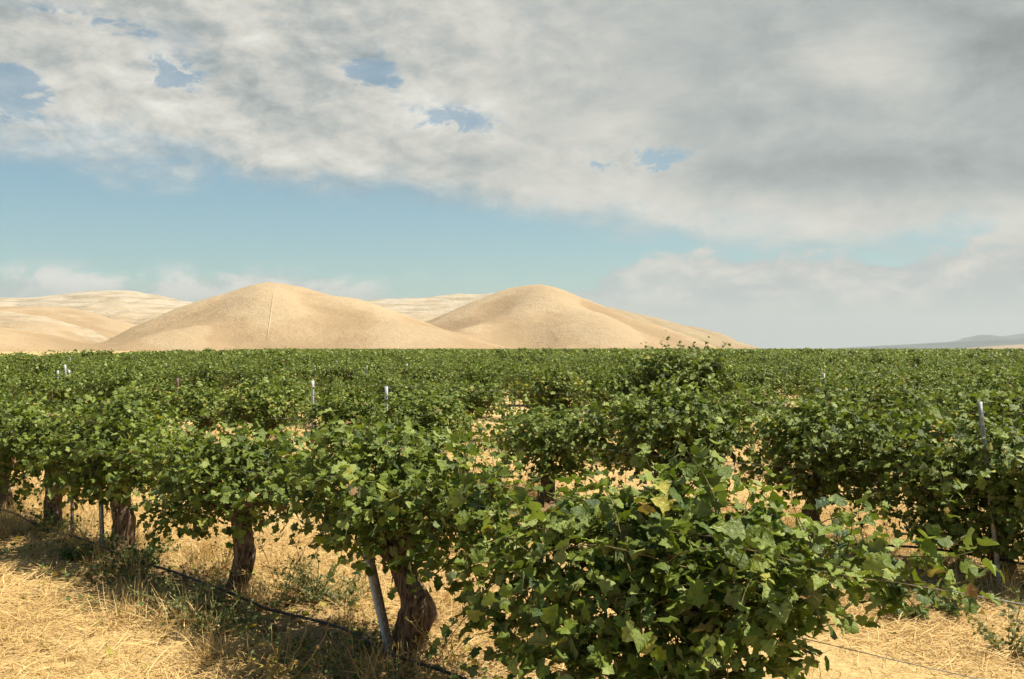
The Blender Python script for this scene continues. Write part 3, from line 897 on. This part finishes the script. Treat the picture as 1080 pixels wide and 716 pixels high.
# --- all vines beyond those: one mass, instanced on points
def build_mass():
    P = np.array([c[3] for c in REST]); n = len(P)
    me = bpy.data.meshes.new('distant_grapevines')
    me.vertices.add(n)
    P[:, 2] = 0
    me.vertices.foreach_set('co', P.astype(np.float32).ravel())
    rot = me.attributes.new('rot', 'FLOAT', 'POINT'); rot.data.foreach_set('value', (ROW_ANG + rngf.integers(0, 2, n) * math.pi).astype(np.float32))
    sc = me.attributes.new('siz', 'FLOAT', 'POINT'); sc.data.foreach_set('value', np.where(rngf.random(n) < .06, rngf.uniform(1.1, 1.3, n), rngf.uniform(.78, 1.1, n)).astype(np.float32))
    o = link('distant_grapevines', me)
    tag(o, 'green mass of far grapevine rows reaching to the foot of the hills', 'vineyard', kind='stuff')
    ng = bpy.data.node_groups.new('scatter_vines', 'GeometryNodeTree')
    ng.interface.new_socket('Geometry', in_out='INPUT', socket_type='NodeSocketGeometry')
    ng.interface.new_socket('Geometry', in_out='OUTPUT', socket_type='NodeSocketGeometry')
    N = ng.nodes; L = ng.links.new
    gi = N.new('NodeGroupInput'); go = N.new('NodeGroupOutput')
    ipt = gi.outputs[0]
    ra = N.new('GeometryNodeInputNamedAttribute'); ra.data_type = 'FLOAT'; ra.inputs['Name'].default_value = 'rot'
    sa_ = N.new('GeometryNodeInputNamedAttribute'); sa_.data_type = 'FLOAT'; sa_.inputs['Name'].default_value = 'siz'
    cx = N.new('ShaderNodeCombineXYZ'); L(ra.outputs[0], cx.inputs[2])
    join = N.new('GeometryNodeJoinGeometry')
    # the instanced shapes are meshes of vines that stand in the field: carried inside this node tree as objects of the mass
    jj = N.new('GeometryNodeJoinGeometry')
    for vm in veryfar:
        pass
    idx = N.new('GeometryNodeInputIndex')
    for i, vm in enumerate(veryfar):
        md = N.new('ShaderNodeMath'); md.operation = 'MODULO'; L(idx.outputs[0], md.inputs[0]); md.inputs[1].default_value = len(veryfar)
        cp = N.new('FunctionNodeCompare'); cp.data_type = 'FLOAT'; cp.operation = 'EQUAL'
        L(md.outputs[0], cp.inputs[0]); cp.inputs[1].default_value = float(i); cp.inputs['Epsilon'].default_value = .1
        src = proto_objs[i]
        iop = N.new('GeometryNodeInstanceOnPoints')
        L(ipt, iop.inputs['Points']); L(cp.outputs[0], iop.inputs['Selection'])
        pj = N.new('GeometryNodeJoinGeometry')
        for so in src:
            oi = N.new('GeometryNodeObjectInfo'); oi.inputs['Object'].default_value = so; oi.inputs['As Instance'].default_value = False
            oi.transform_space = 'ORIGINAL'
            L(oi.outputs['Geometry'], pj.inputs[0])
        L(pj.outputs[0], iop.inputs['Instance'])
        L(cx.outputs[0], iop.inputs['Rotation']); L(sa_.outputs[0], iop.inputs['Scale'])
        L(iop.outputs[0], join.inputs[0])
    L(join.outputs[0], go.inputs[0])
    md = o.modifiers.new('scatter', 'NODES'); md.node_group = ng

# three of the coarse vines also stand as individuals at the far end of the near block; the mass takes its shapes from them
proto_objs = []
for i, vm in enumerate(veryfar):
    d, k, t, p = REST[i]
    e = put_vine(vm, row_off(k), t, 'small distant grapevine somewhere in the rows beyond the fourth', G3)
    proto_objs.append([c for c in e.children])
REST = REST[3:]
build_mass()
print('vines', len(NEAR) + 6, 'rest', len(REST))

# ------------------------------------------------------------------ metal stakes
def stake_mesh(L, w=.045, lip=.03, bent=0.0):
    """open channel section with punched wire notches"""
    g = Geo()
    prof_ = np.array([(-w / 2, lip), (-w / 2, 0), (w / 2, 0), (w / 2, lip), (w / 2 - .004, lip), (w / 2 - .004, .004), (-w / 2 + .004, .004), (-w / 2 + .004, lip)])
    zs = np.linspace(-.25, L, 14)
    V = np.array([[(a + bent * (z / L) ** 2, b, z) for a, b in prof_] for z in zs])
    k = len(prof_)
    i = np.arange(len(zs) - 1)[:, None] * k; j = np.arange(k)[None]; jn = (j + 1) % k
    g.add(V.reshape(-1, 3), None, np.stack([i + j, i + jn, i + k + jn, i + k + j], -1).reshape(-1, 4))
    top = (len(zs) - 1) * k
    g.F4.append(np.array([(top + 0, top + 1, top + 6, top + 7), (top + 1, top + 2, top + 5, top + 6), (top + 2, top + 3, top + 4, top + 5)]))
    for z in np.arange(.35, L - .03, .14):       # wire hooks
        g.box((0 + bent * (z / L) ** 2, -.006, z), .012, .011, .018)
    return g.mesh('metal_stake')

STAKES = [  # picture column, row of the top, wanted row or None, lean, material, label
    (69, 384, None, .04, 'white_steel', 'tall white metal stake rising above the vines, taller of the close pair'),
    (72.5, 389, None, .06, 'white_steel', 'white metal stake leaning against the tall white one at its right'),
    (61, 390, None, -.05, 'white_steel', 'white metal stake just left of the close white pair'),
    (99, 391, None, -.04, 'white_steel', 'white metal stake standing alone right of the close white pair'),
    (34, 388, None, 0, 'steel', None), (20, 381, None, 0, 'steel', None), (74, 376, None, 0, 'white_steel', None), (14, 388, None, 0, 'steel', None),
    (187, 398, None, -.02, 'rust_steel', 'thin rusty stake standing among the second row leaves on the left'),
    (175, 390, None, 0, 'white_steel', None), (211, 387, None, 0, 'white_steel', None), (257, 385, None, 0, 'rust_steel', None), (247, 384, None, 0, 'steel', None),
    (330, 401, 2, 0, 'white_steel', 'short white stake top beside the thin trellis wire'),
    (332, 385, None, 0, 'white_steel', None), (347, 384, None, 0, 'white_steel', None), (355, 380, None, 0, 'steel', None), (369, 393, None, 0, 'white_steel', None), (387, 385, None, 0, 'steel', None),
    (407, 407, 2, 0, 'white_steel', 'wide white stake top standing clear of the leaves in the middle'),
    (429, 383, None, 0, 'white_steel', None), (451, 376, None, 0, 'white_steel', None), (527, 371, None, 0, 'white_steel', None),
    (685, 378, None, 0, 'steel', None), (799, 371, None, .05, 'white_steel', None), (850, 384, None, 0, 'steel', None),
    (869, 393, None, .08, 'steel', 'grey stake leaning to the left among the right hand rows'),
    (966, 384, None, 0, 'steel', None), (1016, 368.2, None, .03, 'white_steel', None),
]
for x, y, krow, lean, mat, lab in STAKES:
    best = None; ht = (1.74 if 'pair' in lab else 1.62) if lab else 1.50
    for k in ([krow] if krow else range(2 if lab else 4, 40)):
        p = on_row(x, row_off(k))
        h = H - (y - HORIZON) * p[1] / F
        if best is None or abs(h - ht) < abs(best[0] - ht): best = (h, p, k)
    h, p, k = best
    h = min(max(h, 1.35), 1.85)
    me = stake_mesh(h, .045 if lab else .034); me.materials.append(M[mat])
    o = link('metal_stake', me)
    o.location = (p[0] - lean * h * .0, p[1], 0); o.rotation_euler = (0, -lean * 1.2, random.uniform(-.4, .4))
    # a leaning stake keeps its top where it was seen
    o.location.x += lean * 1.2 * h
    tag(o, lab or 'small far metal stake poking up between the distant vines', 'stake', 'metal stakes along the vine rows' if lab else 'far metal stakes between the distant vines')

def place_stake(foot, topp, mat, label, w=.045, name='metal_stake', bent=0.0):
    foot = Vector(foot); topp = Vector(topp)
    L = (topp - foot).length
    me = stake_mesh(L, w, w * .6, bent); me.materials.append(M[mat])
    o = link(name, me); o.location = foot
    o.rotation_mode = 'QUATERNION'
    o.rotation_quaternion = (topp - foot).to_track_quat('Z', 'Y') @ Matrix.Rotation(math.pi, 4, 'Z').to_quaternion()
    return tag(o, label, 'stake', 'metal stakes along the vine rows')

f1 = rp(ROW1 - .14, T1 - .06); t1 = rp(ROW1 - .12, T1 + .33, .86)
place_stake(f1, t1, 'white_steel', 'grey steel strip leaning against the bent gnarled trunk, left of two', .034)
place_stake(rp(ROW1 - .18, T1 - .16), rp(ROW1 - .16, T1 + .22, .90), 'rust_steel', 'rust-streaked strip leaning against the bent gnarled trunk, right of two', .03)
place_stake(rp(ROW1 - .15, T1 + 4.43 + .10), rp(ROW1 - .12, T1 + 4.43 + .30, 1.3), 'steel', 'steel stake standing close against the thick dark vine trunk', .04)
place_stake(rp(ROW1 - .1, T1 + 4.43 + 1.02), rp(ROW1 - .1, T1 + 4.43 + 1.04, 1.2), 'rust_steel', 'thin dark stake between two vine trunks of the first row', .03)
s_p = on_row(361, row_off(2) - 1.0)
place_stake((s_p[0], s_p[1], 0), (s_p[0], s_p[1], H - 88 * s_p[1] / F), 'white_steel', 'short white stake tip just above the leaves of the first row', .05)
s_p = on_row(1046, row_off(2) - .60); s_q = on_row(1035.5, row_off(2) - .60)
place_stake((s_p[0] + .08, s_p[1], 0), (s_q[0], s_q[1], H - (423 - HORIZON) * s_q[1] / F), 'steel', 'grey steel stake leaning left among dark leaves near the right edge', .06)

# ------------------------------------------------------------------ irrigation hoses and trellis wires
def line_obj(name, pts, r, mat, n=7):
    g = Geo()
    P = np.array(pts); m = len(P) * 5
    tt = np.linspace(0, 1, len(P)); ti = np.linspace(0, 1, m)
    Q = np.stack([np.interp(ti, tt, P[:, k]) for k in range(3)], 1)
    for _ in range(4): Q[1:-1] = (Q[:-2] + 2 * Q[1:-1] + Q[2:]) / 4
    g.tube(Q, r, n)
    me = g.mesh(name, smooth=True); me.materials.append(M[mat])
    return link(name, me)
rg = np.random.default_rng(21)
pts = [rp(ROW1 - .21 + rg.normal(0, .025), t, .10 + .022 * math.sin(t * 2.7) + rg.normal(0, .012)) for t in np.arange(2.0, 26, .5)]
tag(line_obj('irrigation_hose', pts, .010, 'hose'), 'black irrigation hose running past the trunks of the first row', 'hose', 'drip irrigation hoses')
pts = [rp(row_off(2) - .5 + rg.normal(0, .02), t, .20 + .06 * math.sin(t * 1.9 + 1.2) + rg.normal(0, .01)) for t in np.arange(-1, 30, .6)]
tag(line_obj('irrigation_hose', pts, .011, 'hose'), 'black irrigation hose hanging low under the second row', 'hose', 'drip irrigation hoses')
WL = {(1, 1.10): 'thin steel wire carrying the hanging canes of the nearest vine', (1, .78): 'lower steel wire of the first row crossing bright straw',
      (2, .84): 'thin pale trellis wire showing along the second row leaves', (3, 1.15): 'pale trellis wire in the third row'}
for k, h in ((1, 1.10), (1, .78), (2, .84), (3, 1.15)):
    off = row_off(k) - (.10 if h > 1 else .05) - (.2 if k == 2 else 0) - (.3 if k == 3 else 0)
    pts = [rp(off + rg.normal(0, .012), t, h - .05 * abs(math.sin(t * math.pi / (SP * 2))) + rg.normal(0, .006)) for t in np.arange(.6 if k == 1 else -4, 40, .55)]
    tag(line_obj('trellis_wire', pts, .0022 if k == 1 else .0035, 'wire', 5), WL[(k, h)], 'wire', 'trellis wires of the vine rows')

# ------------------------------------------------------------------ straw, weeds, litter
def blades(n, sampler, ln, wd, flat, rng, tint):
    P = sampler(n); n = len(P)
    L = rng.uniform(*ln, n); W = rng.uniform(*wd, n)
    az = rng.uniform(0, 2 * np.pi, n)
    el = np.abs(rng.normal(0, flat, n)); el = np.minimum(el, 1.45)
    D = np.stack([np.cos(az) * np.cos(el), np.sin(az) * np.cos(el), np.sin(el)], 1)
    S = np.stack([-np.sin(az), np.cos(az), rng.normal(0, .5, n)], 1); S = norm(S)
    bend = rng.uniform(-.35, .35, n)[:, None] * S * L[:, None]
    sag = np.stack([np.zeros(n), np.zeros(n), -L * rng.uniform(0, .35, n) * np.sin(el)], 1)
    z0 = rng.uniform(.004, .03, n); P = P + np.stack([z0 * 0, z0 * 0, z0], 1)
    mid = P + D * (L * .5)[:, None] + bend * .35
    end = P + D * L[:, None] + bend + sag
    end[:, 2] = np.maximum(end[:, 2], .006); mid[:, 2] = np.maximum(mid[:, 2], .008)
    w = (W * .5)[:, None] * S
    V = np.stack([P - w, P + w, mid - w * .9, mid + w * .9, end - w * .3, end + w * .3], 1).reshape(-1, 3)
    f = np.array([(0, 1, 3, 2), (2, 3, 5, 4)])[None] + (np.arange(n) * 6)[:, None, None]
    patch = .85 + .22 * vn(P[:, 0], P[:, 1], 1.9, 2.1) + .16 * vn(P[:, 0], P[:, 1], 5.3, .7)
    return V, f.reshape(-1, 4), np.repeat(np.clip(rng.beta(*tint, n) * patch, 0, 1), 6)

def vn(x, y, k, s):
    return np.sin(x * k + s + 1.7 * np.sin(y * k * .8 + s)) * np.sin(y * k * 1.1 - s * 2 + 1.3 * np.sin(x * k * .7))

def sampler_lane(rng, dmin, dmax, keep=None):
    def f(n):
        d = np.sqrt(rng.uniform(dmin ** 2, dmax ** 2, n)); u = rng.uniform(-.57, .57, n)
        P = np.stack([u * d, d, np.zeros(n)], 1)
        if keep is not None: P = P[keep(P, rng)]
        return P
    return f
def row_dist(P):
    a = P[:, 0] * NN[0] + P[:, 1] * NN[1] - ROW1
    return a - np.round(a / ROWGAP) * ROWGAP

def build_straw():
    rng = np.random.default_rng(31)
    parts = []
    lane = lambda P, r: r.random(len(P)) < np.clip(.12 + np.abs(row_dist(P) + .2) * .8, .12, 1) * (.75 + .35 * vn(P[:, 0], P[:, 1], 1.3, .4))
    parts.append(blades(150000, sampler_lane(rng, 5.2, 12.5, lane), (.05, .26), (.003, .0075), .20, rng, (2.2, 1.6)))
    parts.append(blades(90000, sampler_lane(rng, 12, 26, lane), (.08, .30), (.006, .012), .22, rng, (2.2, 1.6)))
    # clumps of standing dry grass
    cl = sampler_lane(rng, 5.5, 15)(420)
    cl = cl[np.abs(row_dist(cl) - .1) < 1.1]
    def cs(n):
        c = cl[rng.integers(0, len(cl), n)]
        return c + np.stack([rng.normal(0, .09, n), rng.normal(0, .09, n), np.zeros(n)], 1)
    parts.append(blades(26000, cs, (.10, .34), (.0025, .006), .95, rng, (1.8, 1.6)))
    V = np.vstack([p[0] for p in parts]); o = 0; Fs = []; 
    for p in parts:
        Fs.append(p[1] + o); o += len(p[0])
    me = mesh_np('straw', V, [np.vstack(Fs)], {'tint': np.concatenate([p[2] for p in parts])})
    tag(link('straw', me, M['straw']), 'mown yellow straw lying over the lanes between the vines', 'straw', kind='stuff')
build_straw()

def weed(seed, loc, height, spread, stems, leafn, lsize, mat, label, dry=0.0, group='weeds by the first row'):
    rng = np.random.default_rng(seed)
    e = empty('weed', tuple(loc)); tag(e, label, 'weed', group)
    sg = Geo(); pos = []; tip = []; nor = []; siz = []; tin = []
    for s in range(stems):
        a = rng.uniform(0, 6.28); el = rng.uniform(.5, 1.4)
        d = np.array([math.cos(a) * math.cos(el), math.sin(a) * math.cos(el), math.sin(el)])
        p = np.array([math.cos(a) * .03, math.sin(a) * .03, 0]); P = [p]
        L = height * rng.uniform(.6, 1.1); m = 9
        for k in range(m):
            d = norm(d + rng.normal(0, .16, 3) + np.array([math.cos(a), math.sin(a), 0]) * spread * .1)
            P.append(P[-1] + d * L / m)
        P = np.array(P); sg.tube(P, np.linspace(.0042, .0014, len(P)), 4)
        for q in range(leafn):
            k = rng.integers(2, m + 1)
            if rng.random() < .6:
                b = norm(rng.normal(0, 1, 3) + UP * .4); ll = L * rng.uniform(.08, .25)
                sg.tube([P[k], P[k] + b * ll * .5 + rng.normal(0, .008, 3), P[k] + b * ll], [.002, .0016, .001], 3)
                c = P[k] + b * ll * rng.uniform(.4, 1.0)
            else: c = P[k]
            pos.append(c); tip.append(rng.normal(0, 1, 3) + UP * .5 + d * .5); nor.append(rng.normal(0, .8, 3) + UP * .6)
            siz.append(lsize * rng.uniform(.5, 1.2)); tin.append(rng.uniform(1.6, 2.6) if rng.random() < dry else rng.random())
    V, Fc, T = leaf_geo(np.array(pos), np.array(tip), np.array(nor), np.array(siz), np.array(tin), 'hexa', rng)
    st = sg.mesh('stems'); st.materials.append(M['straw'] if dry > .5 else M['green_shoot'])
    at = st.attributes.new('tint', 'FLOAT', 'POINT'); at.data.foreach_set('value', np.full(len(st.vertices), .35, np.float32))
    link('stems', st, None, e)
    lm = mesh_np('leaves', V, [Fc], {'tint': T}); lm.materials.append(M[mat])
    link('leaves', lm, None, e)
g_ = ground_px
weed(1, g_(334, 634), .50, 1.0, 26, 34, .019, 'weed', 'grey-green branching weed on the straw left of the bent trunk')
weed(2, g_(298, 630), .62, .8, 14, 20, .020, 'weed', 'tall thin dry weed standing in the sun beyond the black hose', dry=.7)
weed(3, g_(362, 636), .30, 1.0, 18, 26, .019, 'weed', 'low bluish-green weed tuft close beside the branching grey-green weed')
weed(4, g_(190, 648), .42, 1.2, 24, 26, .019, 'weed', 'bushy olive weed in the shadow before the slim trunk')
weed(5, g_(232, 668), .36, 1.2, 20, 22, .018, 'weed', 'olive weed in deep shade below the black hose')
weed(6, g_(100, 588), .55, 1.0, 12, 16, .022, 'weed', 'pale dry weed with thin twigs beside the thick dark trunk', dry=.9)
weed(7, g_(146, 600), .42, 1.1, 22, 28, .030, 'green_weed', 'fresh green weed at the foot of the thick dark trunk')
weed(8, g_(80, 590), .18, 1.6, 18, 22, .035, 'green_weed', 'small flat dark green weed at the edge of the shade')
weed(9, g_(300, 716), .50, 1.0, 14, 16, .020, 'weed', 'straw-coloured dry stalks in the shade at the bottom edge', dry=.8)
weed(10, g_(1062, 690), .46, 1.0, 16, 22, .026, 'weed', 'yellow-green weed standing in the bottom right corner', dry=.2)
weed(11, g_(948, 650), .20, 1.5, 22, 26, .034, 'green_weed', 'low green weed patch under the hanging canes at the right')
weed(12, g_(470, 700), .40, .8, 12, 14, .018, 'weed', 'thin dry stalks right of the bent gnarled trunk', dry=.95)
weed(13, g_(236, 600), .46, .8, 14, 18, .018, 'weed', 'tan dry stalks standing in the sun behind the slim trunk', dry=.95)
weed(15, g_(58, 562), .34, 1.2, 18, 24, .026, 'green_weed', 'green weed in the shade under the short half hidden trunk')
weed(16, g_(398, 690), .22, 1.4, 18, 24, .024, 'green_weed', 'small green weed by the hose left of the bent gnarled trunk')
weed(14, g_(1000, 648), .24, 1.4, 14, 20, .030, 'green_weed', 'dark green weed in the second row shadow near the right edge')

def build_litter():
    # low green growth in the shade along the first row, and fallen leaves
    rng = np.random.default_rng(5)
    t = rng.uniform(3.5, 17, 5200); off = ROW1 - .42 + rng.normal(0, .30, 5200)
    keep = (vn(t, off, 2.2, 1.0) + rng.normal(0, .25, 5200)) > .12
    t, off = t[keep], off[keep]; n = len(t)
    P = NN[None] * off[:, None] + U[None] * t[:, None]
    P = np.concatenate([P, rng.uniform(.01, .10, (n, 1))], 1)
    V, Fc, T = leaf_geo(P, rng.normal(0, 1, (n, 3)) + UP * .4, rng.normal(0, .4, (n, 3)) + UP, rng.uniform(.015, .04, n), rng.beta(1.5, 2.5, n), 'hexa', rng)
    tag(link('undergrowth', mesh_np('undergrowth', V, [Fc], {'tint': T}), M['green_weed']), 'low green growth in the shade along the first row', 'ground cover', kind='stuff')
    n = 2600
    t = rng.uniform(2, 18, n); off = ROW1 + rng.normal(-.1, .55, n)
    off[n // 2:] += ROWGAP
    P = NN[None] * off[:, None] + U[None] * t[:, None]
    P = np.concatenate([P, rng.uniform(.012, .04, (n, 1))], 1)
    V, Fc, T = leaf_geo(P, rng.normal(0, 1, (n, 3)), rng.normal(0, .3, (n, 3)) + UP, rng.uniform(.04, .085, n), rng.uniform(1.9, 3, n), 'lobed', rng)
    tag(link('fallen_leaves', mesh_np('fallen_leaves', V, [Fc], {'tint': T}), M['leaf']), 'dry brown vine leaves fallen under the rows', 'leaves', kind='stuff')
build_litter()
